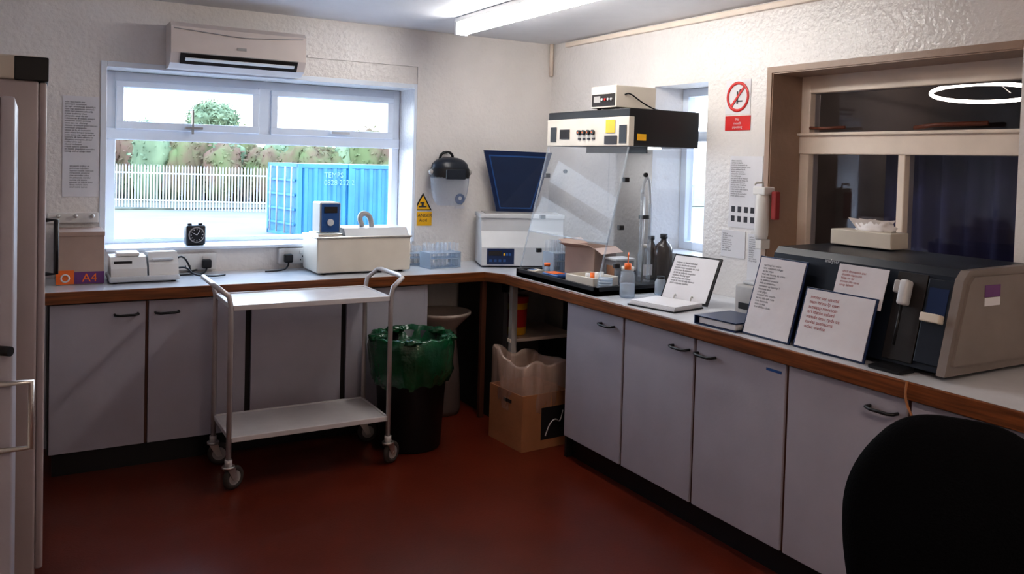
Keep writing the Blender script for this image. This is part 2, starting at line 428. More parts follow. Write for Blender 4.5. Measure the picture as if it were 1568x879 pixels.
b=B("corner_support_frame")
b.box((-.665,-.305,0),(-.635,-.275,.852),M_brownstrip);b.box((-.565,-.505,0),(-.53,-.465,.852),M_grey)
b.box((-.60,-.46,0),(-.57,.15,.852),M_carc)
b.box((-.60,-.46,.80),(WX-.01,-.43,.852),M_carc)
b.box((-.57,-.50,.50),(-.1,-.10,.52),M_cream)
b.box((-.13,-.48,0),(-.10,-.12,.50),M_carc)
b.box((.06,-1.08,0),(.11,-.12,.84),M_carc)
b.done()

# ---------------------------------------------------------------- ceiling lights
def striplight(lx,y0,y1,mt,w=.038):
    b=B("fluorescent_ceiling_light")
    b.box((lx-w-.008,y0,2.395),(lx+w+.008,y1,H),M_white,.006)
    pr=[(lx-w,2.395),(lx-w,2.35),(lx-w*.6,2.328),(lx+w*.6,2.328),(lx+w,2.35),(lx+w,2.395)]
    b.prism(pr,1,y0+.03,y1-.03,mt)
    for y in (y0,y1-.03): b.box((lx-w-.006,y,2.322),(lx+w+.006,y+.03,2.40),M_white,.005)
    b.done()
striplight(-.89,-2.0,-.36,M_tube,.034)
striplight(-2.0,-5.4,-3.9,M_tubew,.05)

# ---------------------------------------------------------------- air conditioner
b=B("wall_air_conditioner")
b.prism([(WY,2.295),(.03,2.295),(.0,2.27),(-.005,2.13),(.03,2.075),(.09,2.052),(WY,2.052)],0,-2.433,-1.703,M_ac)
b.box((-2.39,-.0055,2.128),(-1.745,.04,2.132),M_grey)
b.prism([(-.009,2.124),(.024,2.072),(.03,2.08),(-.002,2.132)],0,-2.385,-1.75,M_carc)
b.prism([(-.014,2.100),(.006,2.088),(.010,2.092),(-.010,2.105)],0,-2.36,-1.77,M_white)
b.tube([(-2.42,.0,2.26),(-2.2,-.006,2.245),(-2.07,-.008,2.235),(-1.9,-.006,2.245),(-1.72,.0,2.26)],.003,M_grey,6,smoothn=2)
b.box((-2.09,-.009,2.165),(-2.04,-.002,2.18),M_grey)
b.done()

# ---------------------------------------------------------------- wall items (back)
b=B("wall_notice")
b.box((-2.934,WY-.004,1.34),(-2.76,WY-.001,1.875),M_paper)
b.text(lorem(22,28,4),.0125,M_ink,TB(-2.925,WY-.006,1.84));b.text(lorem(10,20,6),.0125,M_ink,TB(-2.90,WY-.006,1.50))
b.done()
b=B("coat_hook_rail")
b.box((-3.0,WY-.02,1.20),(-2.76,WY-.001,1.255),M_white,.004)
for x in (-2.95,-2.87,-2.79): b.cyl((x,WY-.02,1.235),(x,WY-.05,1.24),.008,M_steel);b.sph((x,WY-.05,1.24),(.011,.011,.011),M_steel,2)
b.done()
b=B("face_shield")
b.M=T(-.71,WY-.095,1.50)
b.lathe([(.128,.0),(.134,.03),(.122,.065),(.095,.09),(.05,.105),(0,.108)],(0,0,0),M_dslate,32,sy=.65)
b.lathe([(.136,-.03),(.142,-.0),(.136,.035)],(0,0,0),M_black,32,sy=.65)
b.box((-.07,-.10,-.035),(.07,-.085,.03),M_dslate,.006)
b.lathe([(.138,-.01),(.134,-.07),(.125,-.13),(.108,-.18),(.085,-.205)],(0,0,0),M_visor,32,sy=.65,a0=math.pi,a1=2*math.pi)
b.sph((.135,-.01,.01),(.02,.02,.02),M_grey,2);b.sph((-.135,-.01,.01),(.02,.02,.02),M_grey,2)
b.tube([(-.05,.06,.07),(-.04,.05,.14),(.04,.05,.14),(.05,.06,.07)],.009,M_black,8,smoothn=2)
b.cyl((0,.093,.13),(0,.03,.13),.006,M_steel)
b.done()
b=B("danger_acid_sign")
b.prism([(-.92,1.255),(-.79,1.255),(-.855,1.37)],1,WY-.004,WY-.001,M_black)
b.prism([(-.905,1.262),(-.805,1.262),(-.855,1.352)],1,WY-.006,WY-.003,M_yel)
b.box((-.915,WY-.004,1.155),(-.79,WY-.001,1.245),M_yel)
b.text("DANGER\nAcid",.031,M_ink,TB(-.852,WY-.007,1.212),'CENTER')
b.box((-.885,WY-.008,1.275),(-.83,WY-.006,1.283),M_ink);b.box((-.875,WY-.008,1.30),(-.845,WY-.006,1.31),M_ink);b.box((-.865,WY-.008,1.283),(-.85,WY-.006,1.30),M_ink)
b.done()
b=B("safety_round_sign")
b.cyl((-.585,WY-.001,1.33),(-.585,WY-.004,1.33),.036,M_blue,seg=28);b.cyl((-.585,WY-.004,1.335),(-.585,WY-.006,1.335),.013,M_paper)
b.box((-.62,WY-.004,1.265),(-.55,WY-.001,1.285),M_paper)
b.done()
def socket(x0,x1,z0,z1,plug):
    b=B("electrical_socket")
    b.box((x0,WY-.035,z0),(x1,WY-.001,z1),M_white,.006)
    w=(x1-x0)
    for k in (.27,.73):
        cx=x0+w*k
        b.box((cx-.018,WY-.040,z0+.06),(cx-.006,WY-.033,z0+.08),M_white,.001)
        for dx,dz in ((0,.045),(-.012,.025),(.012,.025)): b.box((cx+dx-.003,WY-.037,z0+dz-.004),(cx+dx+.003,WY-.034,z0+dz+.004),M_black)
    for k in plug:
        cx=x0+w*k
        b.box((cx-.025,WY-.075,z0+.012),(cx+.025,WY-.036,z0+.062),M_black,.008)
        b.tube([(cx,WY-.06,z0+.012),(cx-.01,WY-.09,z0-.005),(cx-.05,WY-.14,.918),(cx-.16,WY-.16,.918)],.005,M_black,8,smoothn=2)
    b.done()
socket(-1.795,-1.60,.94,1.035,(.27,));socket(-2.363,-2.15,.925,1.02,(.73,))

b=B("alarm_clock")
b.M=T(-2.255,.26,wz0+.007,math.radians(8))
b.box((-.055,-.03,.0),(.055,.03,.115),M_black,.012,seg=3)
b.cyl((0,-.031,.06),(0,-.036,.06),.045,M_grey,seg=28);b.cyl((0,-.036,.06),(0,-.038,.06),.039,M_black,seg=28)
for i in range(12):
    a=i*math.pi/6;b.box((-.0015,-.0395,.029),(.0015,-.038,.036),M_paper,M=Matrix.Translation((0,0,.06))@Matrix.Rotation(a,4,'Y'))
b.box((-.0015,-.041,0),(.0015,-.039,.03),M_paper,M=Matrix.Translation((0,0,.06))@Matrix.Rotation(.6,4,'Y'));b.box((-.002,-.041,0),(.002,-.039,.022),M_paper,M=Matrix.Translation((0,0,.06))@Matrix.Rotation(-1.1,4,'Y'))
b.cyl((-.03,0,.115),(-.03,0,.125),.012,M_black);b.cyl((.03,0,.115),(.03,0,.125),.012,M_black)
b.done()

b=B("paper_carton")
b.box((-2.965,-.10,.911),(-2.75,.17,1.175),M_cardl,.003)
b.box((-2.966,-.102,.915),(-2.749,-.1,.975),M_purple);b.box((-2.966,-.103,.915),(-2.885,-.101,.985),M_orange)
b.text("A4",.06,M_orange,TB(-2.85,-.104,.925));b.torus((0,0,0),.018,.004,M_paper,M=T(-2.925,-.104,.945,rx=math.pi/2))
b.box((-2.968,-.104,1.155),(-2.747,.172,1.178),M_cardl,.003)
b.done()
b=B("laboratory_balance")
b.M=T(-2.56,-.03,.911)
b.box((-.17,-.12,.008),(.17,.13,.035),M_lgrey,.008)
for x in (-.14,.14):
    for y in (-.09,.1): b.cyl((x,y,0),(x,y,.01),.012,M_black)
b.prism([(-.10,.035),(.12,.035),(.12,.13),(-.04,.13),(-.10,.075)],0,-.16,.01,M_white)
b.box((-.145,-.075,.092),(-.06,-.055,.11),M_carc);b.box((-.13,-.04,.131),(-.02,.08,.15),M_white,.006)
b.prism([(-.10,.035),(.12,.035),(.12,.14),(-.02,.15),(-.08,.09)],0,.02,.165,M_white)
b.box((.035,-.075,.11),(.14,-.06,.12),M_lgrey,.002)
b.tube([(.17,.05,.05),(.22,.0,.06),(.25,-.02,.015),(.36,-.04,.008),(.42,.0,.008)],.005,M_black,8,smoothn=2)
b.tube([(.16,.1,.08),(.21,.08,.12),(.26,.1,.03),(.24,.14,.01),(.3,.17,.02)],.005,M_black,8,smoothn=2)
b.done()

b=B("water_bath")
x0,x1,y0,y1=-1.665,-1.09,-.17,.12
b.box((x0,y0,.922),(x1,y1,1.125),M_cremep,.010,seg=3)
b.box((x0-.006,y0-.006,1.118),(x1+.006,y1+.006,1.132),M_steel,.004)
for x in (x0+.05,x1-.05):
    for y in (y0+.04,y1-.04): b.cyl((x,y,.911),(x,y,.925),.015,M_black)
b.prism([(y0+.01,1.132),(y1-.01,1.132),(y1-.04,1.175),(y0+.05,1.175)],0,x0+.17,x1-.01,M_lgrey)
b.box((x0+.02,y0+.05,1.13),(x0+.165,y1-.05,1.145),M_steel,.003)
b.box((x0+.03,y0+.06,1.15),(x0+.155,y0+.21,1.325),M_grey,.008)
b.box((x0+.04,y0+.055,1.155),(x0+.145,y0+.061,1.318),M_blue,.001)
b.box((x0+.055,y0+.05,1.265),(x0+.13,y0+.056,1.30),M_carc);b.cyl((x0+.09,y0+.055,1.21),(x0+.09,y0+.045,1.21),.02,M_lgrey)
b.tube([(-1.35,-.03,1.175),(-1.37,-.03,1.235),(-1.34,-.03,1.26),(-1.30,-.03,1.235),(-1.29,-.03,1.175)],.016,M_grey,10,smoothn=2)
b.done()

def rack(name,x,y,z,w,d,rz,n1,n2,h=.14):
    b=B(name);b.M=T(x,y,z,rz)
    for zz in (.0,h*.38,h*.62): b.box((-w/2,-d/2,zz),(w/2,d/2,zz+.004),M_lblue)
    for sx in (-1,1):
        b.box((sx*w/2-.003,-d/2,0),(sx*w/2+.003,d/2,h*.66),M_lblue)
    rr=random.Random(int(x*100))
    for i in range(n1):
        for j in range(n2):
            if rr.random()<.8:
                px=-w/2+w*(i+.5)/n1;py=-d/2+d*(j+.5)/n2
                b.lathe([(.0,.006),(.006,.008),(.009,.016),(.009,h),(.0105,h+.004)],(px,py,0),M_hazy,10)
    b.done()
rack("test_tube_rack",-.83,-.04,.911,.22,.13,.1,7,3,.15)
rack("test_tube_rack",-.93,.11,.911,.14,.08,-.1,4,2,.12)

# ---------------------------------------------------------------- lidded grey incubator in the corner
b=B("lidded_lab_incubator")
b.M=T(-.275,-.065,.911,math.radians(-20))
W,D=.54,.26
b.prism([(-D/2-.05,.012),(D/2,.012),(D/2,.33),(-D/2+.0,.33),(-D/2,.23),(-D/2-.05,.13)],0,-W/2,W/2,M_lgrey)
b.box((-W/2-.008,-D/2-.01,.312),(W/2+.008,D/2+.005,.34),M_lgrey,.006)
b.box((-W/2+.03,-D/2+.03,.34),(W/2-.03,D/2-.02,.344),M_grey)
for x in (-.2,.2):
    for y in (-.1,.08): b.cyl((x,y,0),(x,y,.014),.015,M_black)
PM=Matrix.Translation((0,-D/2-.051,.072))
b.box((-.235,-.003,-.05),(-.06,.003,.05),M_dblue,M=PM)
b.box((-.225,-.005,0.005),(-.14,.0,.035),M_carc,M=PM)
for i in range(3): b.box((-.13+i*.018,-.005,.005),(-.118+i*.018,-.0,.02),M_yel if i==0 else M_blue,M=PM)
for i in range(4): b.box((-.22+i*.03,-.005,-.035),(-.203+i*.03,-.0,-.02),M_blue,M=PM)
LM=T(-.02,D/2-.06,.335)
q=[(-.12,0,0),(.13,0,0),(.24,-.03,.41),(-.225,-.06,.415)]
q2=[(x,y+.035,z) for x,y,z in q]
b.poly(q+q2,[[0,1,2,3],[7,6,5,4],[0,4,5,1],[1,5,6,2],[2,6,7,3],[3,7,4,0]],M_dblue,M=LM)
cq=Vector((sum(p[0] for p in q)/4,sum(p[1] for p in q)/4,sum(p[2] for p in q)/4))
qi=[tuple(cq+(Vector(p)-cq)*.86+Vector((0,-.004,0))) for p in q]
b.poly(qi,[[0,1,2,3]],M_blue,M=LM)
qi=[tuple(cq+(Vector(p)-cq)*.81+Vector((0,-.007,0))) for p in q]
b.poly(qi,[[0,1,2,3]],M_lidin,M=LM)
b.done()

# ---------------------------------------------------------------- fume hood
hx0,hx1,hy0,hy1=-.38,.10,-1.346,-.56
b=B("fume_hood")
b.box((hx0,hy0,1.69),(hx1,hy1,1.888),M_black,.004)
b.box((hx0-.006,hy0-.002,1.69),(hx0+.03,hy1+.002,1.845),M_cremep,.003)
b.box((-.16,hy0+.12,1.680),(-.06,hy1-.12,1.69),M_hoodfill,.003);b.box((-.175,hy0+.11,1.655),(-.165,hy1-.11,1.69),M_black)  # glowing strip added under the top box to lift the shade inside
F=hx0-.008
b.box((F-.002,-.66,1.715),(F,-.60,1.80),M_black);b.box((F-.002,-.80,1.73),(F,-.70,1.785),M_carc)
for i in range(4): b.cyl((F,-.90-i*.045,1.765),(F-.012,-.90-i*.045,1.765),.014,M_black);b.cyl((F-.012,-.90-i*.045,1.765),(F-.014,-.90-i*.045,1.765),.005,M_orange)
for i in range(4): b.box((F-.003,-.915-i*.045,1.725),(F,-.89-i*.045,1.735),M_ink)
b.box((F-.002,-1.23,1.76),(F,-1.15,1.83),M_yel);b.box((F-.002,-1.33,1.705),(F,-1.27,1.80),M_black);b.box((F-.002,-1.25,1.70),(F,-1.14,1.745),M_ink)
b.box((-.33,hy0-.003,1.72),(-.27,hy0-.001,1.755),M_yel)
b.prism([(-.565,hy0+.0),(hx1-.01,hy0),(hx1-.01,hy1+.02),(-.565,hy1+.02)],2,.912,.935,M_black)
for (a,c) in (((-.565,hy0),(-.545,hy1+.02)),((hx1-.03,hy0),(hx1-.01,hy1+.02))): b.box((a[0],a[1],.912),(c[0],c[1],.955),M_black)
b.box((-.565,hy0,.912),(hx1-.01,hy0+.02,.955),M_black);b.box((-.565,hy1,.912),(hx1-.01,hy1+.02,.955),M_black)
for y in (hy0+.004,hy1-.004):
    b.prism([(hx0+.005,1.69),(hx1-.02,1.69),(hx1-.02,.955),(-.555,.955)],1,y-.003,y+.003,M_clear)
    b.cyl((hx0+.003,y,1.69),(-.553,y,.955),.005,M_hazy,seg=8)
b.box((hx1-.024,hy0,.955),(hx1-.02,hy1,1.69),M_clear)
b.poly([(hx0,hy0,1.69),(hx0,hy1,1.69),(-.50,hy1,1.18),(-.50,hy0,1.18)],[[0,1,2,3]],M_sash)
b.cyl((-.50,hy0,1.18),(-.50,hy1,1.18),.005,M_hazy,seg=8)
for y in (hy0+.01,hy1-.01):
    b.cyl((hx0+.12,y,1.54),(hx0+.12,y-.012,1.54),.012,M_black)
    for z in (1.05,1.25,1.50): b.box((-.40-(1.5-z)*.1,y-.012,z),(-.37-(1.5-z)*.1,y+.012,z+.025),M_black,.003)
b.done()
b=B("bench_power_supply")
b.box((-.355,-1.19,1.90),(-.08,-.96,2.02),M_cremep,.004)
for x in (-.32,-.12):
    for y in (-1.16,-.99): b.cyl((x,y,1.8885),(x,y,1.902),.012,M_black)
b.box((-.358,-1.18,1.91),(-.355,-.97,1.975),M_carc);b.box((-.36,-1.05,1.93),(-.358,-.99,1.965),M_grey)
for i in range(4): b.cyl((-.358,-1.07-i*.028,1.945),(-.366,-1.07-i*.028,1.945),.007,M_red if i==1 else M_lgrey)
b.tube([(-.3,-1.192,1.97),(-.28,-1.21,1.98),(-.2,-1.22,1.93),(-.12,-1.22,1.90),(-.05,-1.20,1.895)],.004,M_black,8,smoothn=2)
b.done()
z0=.937
b=B("open_carton")
b.M=T(-.27,-.88,z0,math.radians(20))
b.box((-.11,-.10,0),(.11,.10,.004),M_cardl)
for s_ in (-1,1):
    b.box((s_*.11-.002,-.10,0),(s_*.11+.002,.10,.18),M_cardl);b.box((-.11,s_*.10-.002,0),(.11,s_*.10+.002,.18),M_cardl)
b.box((0,-.10,0),(.07,.10,.003),M_cardl,M=T(-.11,0,.18,ry=math.radians(200)))
b.box((-.11,0,0),(.11,.06,.003),M_cardl,M=T(0,-.10,.18,rx=math.radians(-150)))
b.box((-.11,0,0),(.11,.06,.003),M_cardl,M=T(0,.10,.18,rx=math.radians(30)))
b.done()
def bottle(name,x,y,z,r,h,m,cap,capm):
    b=B(name);b.lathe([(0,0),(r*.95,0),(r,.01),(r,h*.68),(r*.8,h*.78),(r*.35,h*.86),(r*.33,h*.93)],(x,y,z),m,24)
    b.cyl((x,y,z+h*.91),(x,y,z+h),r*.42,capm);return b
b=bottle("reagent_bottle",.01,-1.19,z0,.05,.27,M_amber,1,M_black);b.done()
b=bottle("reagent_bottle",.02,-1.07,z0,.045,.25,M_amber,1,M_black);b.done()
b=bottle("reagent_bottle",-.09,-1.14,z0,.04,.21,M_hazy,1,M_cremep);b.box((-.125,-1.182,z0+.04),(-.06,-1.178,z0+.1),M_paper);b.done()
b=B("pipette_stand")
b.cyl((-.19,-1.25,z0),(-.19,-1.25,z0+.012),.05,M_black);b.cyl((-.19,-1.25,z0+.01),(-.19,-1.25,1.42),.005,M_steel)
b.cyl((-.22,-1.27,z0+.05),(-.22,-1.27,1.46),.009,M_hazy);b.cyl((-.17,-1.28,z0+.04),(-.17,-1.28,1.38),.009,M_hazy)
b.tube([(-.17,-1.28,1.38),(-.18,-1.28,1.52),(-.21,-1.28,1.53),(-.22,-1.27,1.44)],.008,M_lgrey,8,smoothn=2)
b.box((-.22,-1.275,1.30),(-.17,-1.245,1.32),M_black);b.done()
b=B("sample_jar")
b.lathe([(0,0),(.035,0),(.038,.01),(.038,.08),(.03,.09)],(-.31,-1.28,z0),M_hazy,20);b.cyl((-.31,-1.28,z0+.09),(-.31,-1.28,z0+.11),.034,M_cremep);b.done()
rack("test_tube_rack",-.36,-.665,z0,.12,.12,0,4,5,.19)
b=B("notebook_stack")
b.box((-.543,-.93,z0),(-.43,-.75,z0+.015),M_dblue,.003);b.box((-.54,-.95,z0+.0155),(-.425,-.79,z0+.028),M_blue,.003)
b.box((-.535,-.90,z0+.0285),(-.46,-.80,z0+.031),M_orange);b.done()
b=B("sample_tray")
b.M=T(-.43,-1.12,z0,math.radians(8))
b.box((-.09,-.11,0),(.09,.11,.01),M_cremep,.003)
for s_ in (-1,1): b.box((s_*.088-.006,-.11,0),(s_*.088+.006,.11,.05),M_cremep,.003);b.box((-.09,s_*.108-.006,0),(.09,s_*.108+.006,.05),M_cremep,.003)
for i in range(4): b.cyl((-.05+i*.035,-.02,.01),(-.05+i*.035,-.02,.065),.012,M_orange if i==1 else M_white)
b.done()
b=B("calculator");b.M=T(-.49,-.64,z0,.3)
b.box((-.04,-.035,0),(.04,.035,.02),M_cremep,.003);b.box((-.03,-.01,.02),(.0,.03,.022),M_blue)
b.done()
b=B("clear_sample_box")
b.box((-.27,-1.13,z0),(-.15,-1.02,z0+.12),M_hazy,.003);b.box((-.275,-1.135,z0+.12),(-.145,-1.015,z0+.132),M_lgrey,.003);b.box((-.272,-1.11,z0+.02),(-.2705,-1.04,z0+.09),M_card);b.done()
b=B("petri_dish_stack")
for i in range(4): b.lathe([(0,0),(.036,0),(.038,.002),(.038,.013),(0,.014)],(-.46,-1.285,z0+i*.0145),M_lblue,24)
b.done()
b=B("orange_cap_vial");b.cyl((-.46,-.715,z0),(-.46,-.715,z0+.05),.016,M_lblue);b.cyl((-.46,-.715,z0+.05),(-.46,-.715,z0+.068),.018,M_orange);b.done()

b=B("wash_bottle")
b.lathe([(0,0),(.036,0),(.04,.008),(.04,.10),(.032,.125),(.016,.14),(.016,.15)],(-.42,-1.42,.911),M_hazy,24)
b.lathe([(0,.005),(.037,.005),(.037,.07),(0,.071)],(-.42,-1.42,.911),M_lblue,24)
b.cyl((-.42,-1.42,1.055),(-.42,-1.42,1.085),.018,M_orange)
b.tube([(-.42,-1.42,1.08),(-.42,-1.42,1.13),(-.425,-1.43,1.145),(-.45,-1.46,1.13)],.003,M_orange,8,smoothn=1);b.done()
b=B("reagent_bottle");b.lathe([(0,0),(.028,0),(.03,.006),(.03,.07),(.02,.085)],(-.20,-1.42,.911),M_lblue,20);b.cyl((-.20,-1.42,.99),(-.20,-1.42,1.01),.02,M_black);b.done()

b=B("open_log_binder")
b.M=T(-.40,-1.72,.911,math.radians(-78))
b.box((-.15,-.13,0),(.13,.10,.006),M_black)
for i in range(5): b.box((-.145+i*.001,-.125+i*.002,.006+i*.004),(.125,.095,.0095+i*.004),M_paper)
b.box((-.14,-.01,0),(.14,.0,.25),M_black,M=T(0,.12,.006,rx=math.radians(-28)))
b.box((-.13,-.014,.01),(.13,-.011,.24),M_paper,M=T(0,.12,.006,rx=math.radians(-28)))
b.text(lorem(9,26,9),.014,M_ink,T(0,.12,.006,rx=math.radians(-28))@Matrix.Translation((-.11,-.0155,.20))@Matrix.Rotation(math.pi/2,4,'X'))
b.tube([(-.05,.10,.01),(-.05,.11,.05),(-.05,.13,.03)],.003,M_steel,6,smoothn=2);b.tube([(.05,.10,.01),(.05,.11,.05),(.05,.13,.03)],.003,M_steel,6,smoothn=2)
b.done()
b=B("label_printer")
b.M=T(-.13,-2.07,.911)
b.box((-.10,-.09,0),(.10,.09,.14),M_grey,.012,seg=3);b.box((-.07,-.07,.14),(.06,.07,.155),M_lgrey,.005);b.box((-.103,-.06,.03),(-.10,.06,.06),M_black)
b.done()
b=B("ring_binder");b.M=T(-.455,-2.20,.911,math.radians(4))
b.box((-.11,-.11,0),(.12,.12,.004),M_dblue,.001);b.box((-.11,-.11,.034),(.12,.12,.038),M_dblue,.001);b.box((-.11,.115,0),(.12,.12,.038),M_dblue);b.box((-.10,-.10,.006),(.11,.10,.030),M_paper)
b.done()

# ---------------------------------------------------------------- large analyser
b=B("laboratory_analyser")
ay0,ay1=-3.18,-2.36
zt0,zt1=.93,1.27
b.prism([(-.475,zt0),(.09,zt0),(.09,1.262),(.03,1.276),(-.37,1.270),(-.392,1.245)],1,ay0+.03,ay1,M_dslate)
b.prism([(-.49,.925),(.09,.925),(.09,1.262),(.03,1.278),(-.375,1.270),(-.405,1.24)],1,ay0,ay0+.03,M_side)
b.prism([(-.46,.96),(-.385,1.225),(-.36,1.25),(.08,1.25),(.08,.95)],1,ay0-.010,ay0,M_side)
b.box((-.42,ay0+.05,.911),(.05,ay1-.03,.932),M_black)
ax=math.atan2(.083,.315)
FM=Matrix.Translation((-.477,0,.93))@Matrix.Rotation(ax,4,'Y')
b.box((-.010,-3.15,.02),(.0,-3.06,.31),M_dslate,.003,M=FM)
b.box((-.008,-3.055,.01),(-.001,-2.94,.32),M_carc,.002,M=FM)
b.box((-.05,-3.012,.20),(-.01,-2.978,.29),M_lgrey,.010,M=FM,seg=3);b.cyl((-.035,-2.995,.06),(-.035,-2.995,.20),.005,M_black,M=FM)
b.box((-.045,-3.01,.24),(-.01,-2.955,.285),M_grey,.006,M=FM)
b.box((-.012,-3.14,.17),(-.0105,-3.07,.28),M_dblue,M=FM);b.box((-.04,-3.14,.16),(-.0,-3.07,.19),M_cremep,.004,M=FM)
b.prism([(-.55,.912),(-.47,.912),(-.47,.93),(-.55,.922)],1,-3.06,-2.94,M_black)
b.text("analyser",.02,M_lgrey,FM@Matrix.Translation((-.004,-2.62,.315))@Matrix.Rotation(-math.pi/2,4,'Z')@Matrix.Rotation(math.pi/2,4,'X'))
b.box((-.3,ay0-.012,1.18),(-.21,ay0-.0101,1.22),M_purple);b.box((-.3,ay0-.012,1.15),(-.21,ay0-.0101,1.178),M_paper)
b.done()
b=B("instruction_display_folder")
def sheet(y0,y1,x,zb,h,tilt,m,seed,im,big,n=14,rz=0):
    MM=Matrix.Translation((x,(y0+y1)/2,zb))@Matrix.Rotation(rz,4,'Z')@Matrix.Rotation(tilt,4,'Y')
    w=abs(y1-y0)/2
    b.box((-.002,-w-.008,0),(.004,w+.008,h+.006),M_dblue,.001,M=MM)
    b.box((-.005,-w,.006),(-.002,w,h),m,M=MM)
    TT=MM@Matrix.Translation((-.0065,w-.025,h-.035))@Matrix.Rotation(-math.pi/2,4,'Z')@Matrix.Rotation(math.pi/2,4,'X')
    b.text(lorem(n,17 if big else 22,seed),.019 if big else .0125,im,TT)
sheet(-2.335,-2.565,-.53,.912,.325,math.radians(17),M_pgloss,11,M_ink,False,n=15)
sheet(-2.60,-2.90,-.53,.912,.23,math.radians(17),M_pgloss,12,M_dred,True,n=7)
MM=Matrix.Translation((-.452,-2.75,1.135))@Matrix.Rotation(math.radians(17),4,'Y')
b.box((-.006,-.17,-.04),(-.003,.04,.11),M_pgloss,M=MM);b.text(lorem(5,18,5),.013,M_dred,MM@Matrix.Translation((-.0075,.02,.08))@Matrix.Rotation(-math.pi/2,4,'Z')@Matrix.Rotation(math.pi/2,4,'X'))
b.done()
b=B("tissue_box")
b.M=T(-.05,-2.55,1.280,math.radians(3))
b.box((-.06,-.14,0),(.06,.14,.065),M_cremep,.004)
for i in range(6):
    y=-.09+i*.025
    b.poly([(-.02,y,.062),(.02,y+.02,.062),(.03,y-.01+i*.004,.115-.004*(i%3)),(-.03,y+.045,.11+.006*(i%2)),(0,y+.01,.11)],[[0,1,2,4],[0,4,3],[1,2,4]],M_tissue)
b.sph((0,-.03,.075),(.03,.085,.03),M_tissue,3,.4,3)
b.done()

# ---------------------------------------------------------------- right wall items
b=B("no_pipetting_sign")
sx=WX-.004
b.box((sx+.001,-1.70,1.872),(WX-.0005,-1.525,2.05),M_paper)
RM=Matrix.Translation((sx-.001,-1.612,1.962))@Matrix.Rotation(-math.pi/2,4,'Y')
b.torus((0,0,0),.072,.008,M_red,M=RM@Matrix.Scale(.35,4,(0,0,1)))
b.box((-.07,-.006,-.001),(.07,.006,.002),M_red,M=RM@Matrix.Rotation(math.radians(-42),4,'Z'))
b.box((sx-.001,-1.614,1.925),(sx,-1.604,1.99),M_ink);b.sph((sx,-1.63,1.99),(.001,.010,.012),M_ink,2);b.box((sx-.001,-1.645,1.935),(sx,-1.61,1.942),M_ink)
b.box((sx,-1.704,1.787),(WX-.0005,-1.527,1.862),M_red)
b.text("No\nmouth\npipetting",.02,M_paper,TR(sx-.001,-1.615,1.838),'CENTER')
b.done()
b=B("wall_notice")
b.box((sx,-1.80,1.28),(WX-.0005,-1.575,1.652),M_paper)
b.text(lorem(17,26,21),.0115,M_ink,TR(sx-.001,-1.585,1.625))
for i in range(4):
    for j in range(2): b.box((sx-.0012,-1.62-i*.045,1.36-j*.05),(sx-.0004,-1.595-i*.045,1.39-j*.05),M_ink)
b.done()
b=B("wall_notice")
b.box((sx,-1.83,1.0),(WX-.0005,-1.72,1.255),M_paper);b.box((sx-.001,-1.70,1.12),(WX-.0005,-1.53,1.262),M_paper)
b.text(lorem(9,16,31),.011,M_ink,TR(sx-.002,-1.54,1.24));b.text(lorem(12,12,32),.011,M_ink,TR(sx-.002,-1.73,1.235))
b.done()
b=B("soap_dispenser")
b.M=T(WX-.045,-1.845,1.24)
b.lathe([(0,0),(.028,0),(.034,.02),(.034,.20),(.028,.23),(.012,.24),(.012,.26)],(0,0,0),M_white,20)
b.box((-.03,-.04,.22),(.044,.04,.26),M_white,.006);b.tube([(0,0,.26),(-.0,0,.28),(-.05,0,.28),(-.055,0,.27)],.006,M_white,8)
b.box((-.02,-.02,-.05),(.044,.02,0),M_white,.005)
b.box((.01,-.075,.10),(.044,-.045,.24),M_dred,.006)
b.done()

# ---------------------------------------------------------------- under-bench things
b=B("pedestal_bowl")
c=(-.83,-.08,0)
b.lathe([(0,0),(.12,0),(.13,.03),(.12,.25),(.10,.45),(.08,.50)],c,M_sack,28,jit=.06,js=3)
b.lathe([(.05,.48),(.07,.51),(.165,.605),(.185,.625),(.185,.64),(.17,.64),(.13,.605),(.05,.54),(0,.53)],c,M_stone,32)
b.done()
b=B("waste_bin")
c=(-1.235,-.555,0)
b.lathe([(0,0),(.165,0),(.17,.01),(.205,.58),(.215,.585),(.215,.60),(.2,.60),(.165,.03),(0,.03)],c,M_bin,40)
b.lathe([(.185,.35),(.205,.55),(.215,.60),(.220,.625),(.230,.615),(.236,.56),(.232,.48),(.228,.43),(.222,.40),(.21,.37)],c,M_bag,72,jit=.07,js=5)
b.lathe([(.218,.622),(.20,.60),(.185,.50),(.12,.44),(0,.42)],c,M_bag,64,jit=.12,js=5)
for k in range(5):
    a=k*1.3+.4
    b.sph((c[0]+.2*math.cos(a),c[1]+.2*math.sin(a)-.01,.612),(.05,.035,.022),M_bag,3,.5,3)
b.done()
b=B("cardboard_box")
b.M=T(-.60,-.775,0,math.radians(4))
w,d,h=.155,.165,.31
b.box((-w,-d,0),(w,d,.006),M_card)
for s_ in (-1,1):
    b.box((s_*w-.003,-d,0),(s_*w+.003,d,h),M_card);b.box((-w,s_*d-.003,0),(w,s_*d+.003,h),M_card)
b.box((-.03,-d-.0045,.05),(.14,-d-.003,.23),M_carc)
b.tube([(.0,-d-.006,.07),(.03,-d-.006,.14),(.07,-d-.006,.16),(.10,-d-.006,.13),(.12,-d-.006,.20)],.004,M_alu,6,smoothn=2)
b.box((-w-.0045,-.06,.245),(-w-.003,.02,.265),M_carc)
prof=[(1.01,.20),(1.03,.26),(1.04,.34),(1.03,.42),(1.00,.47),(.95,.485),(.90,.46),(.88,.38),(.75,.28),(0,.25)]
vs=[];fs=[];ns=80
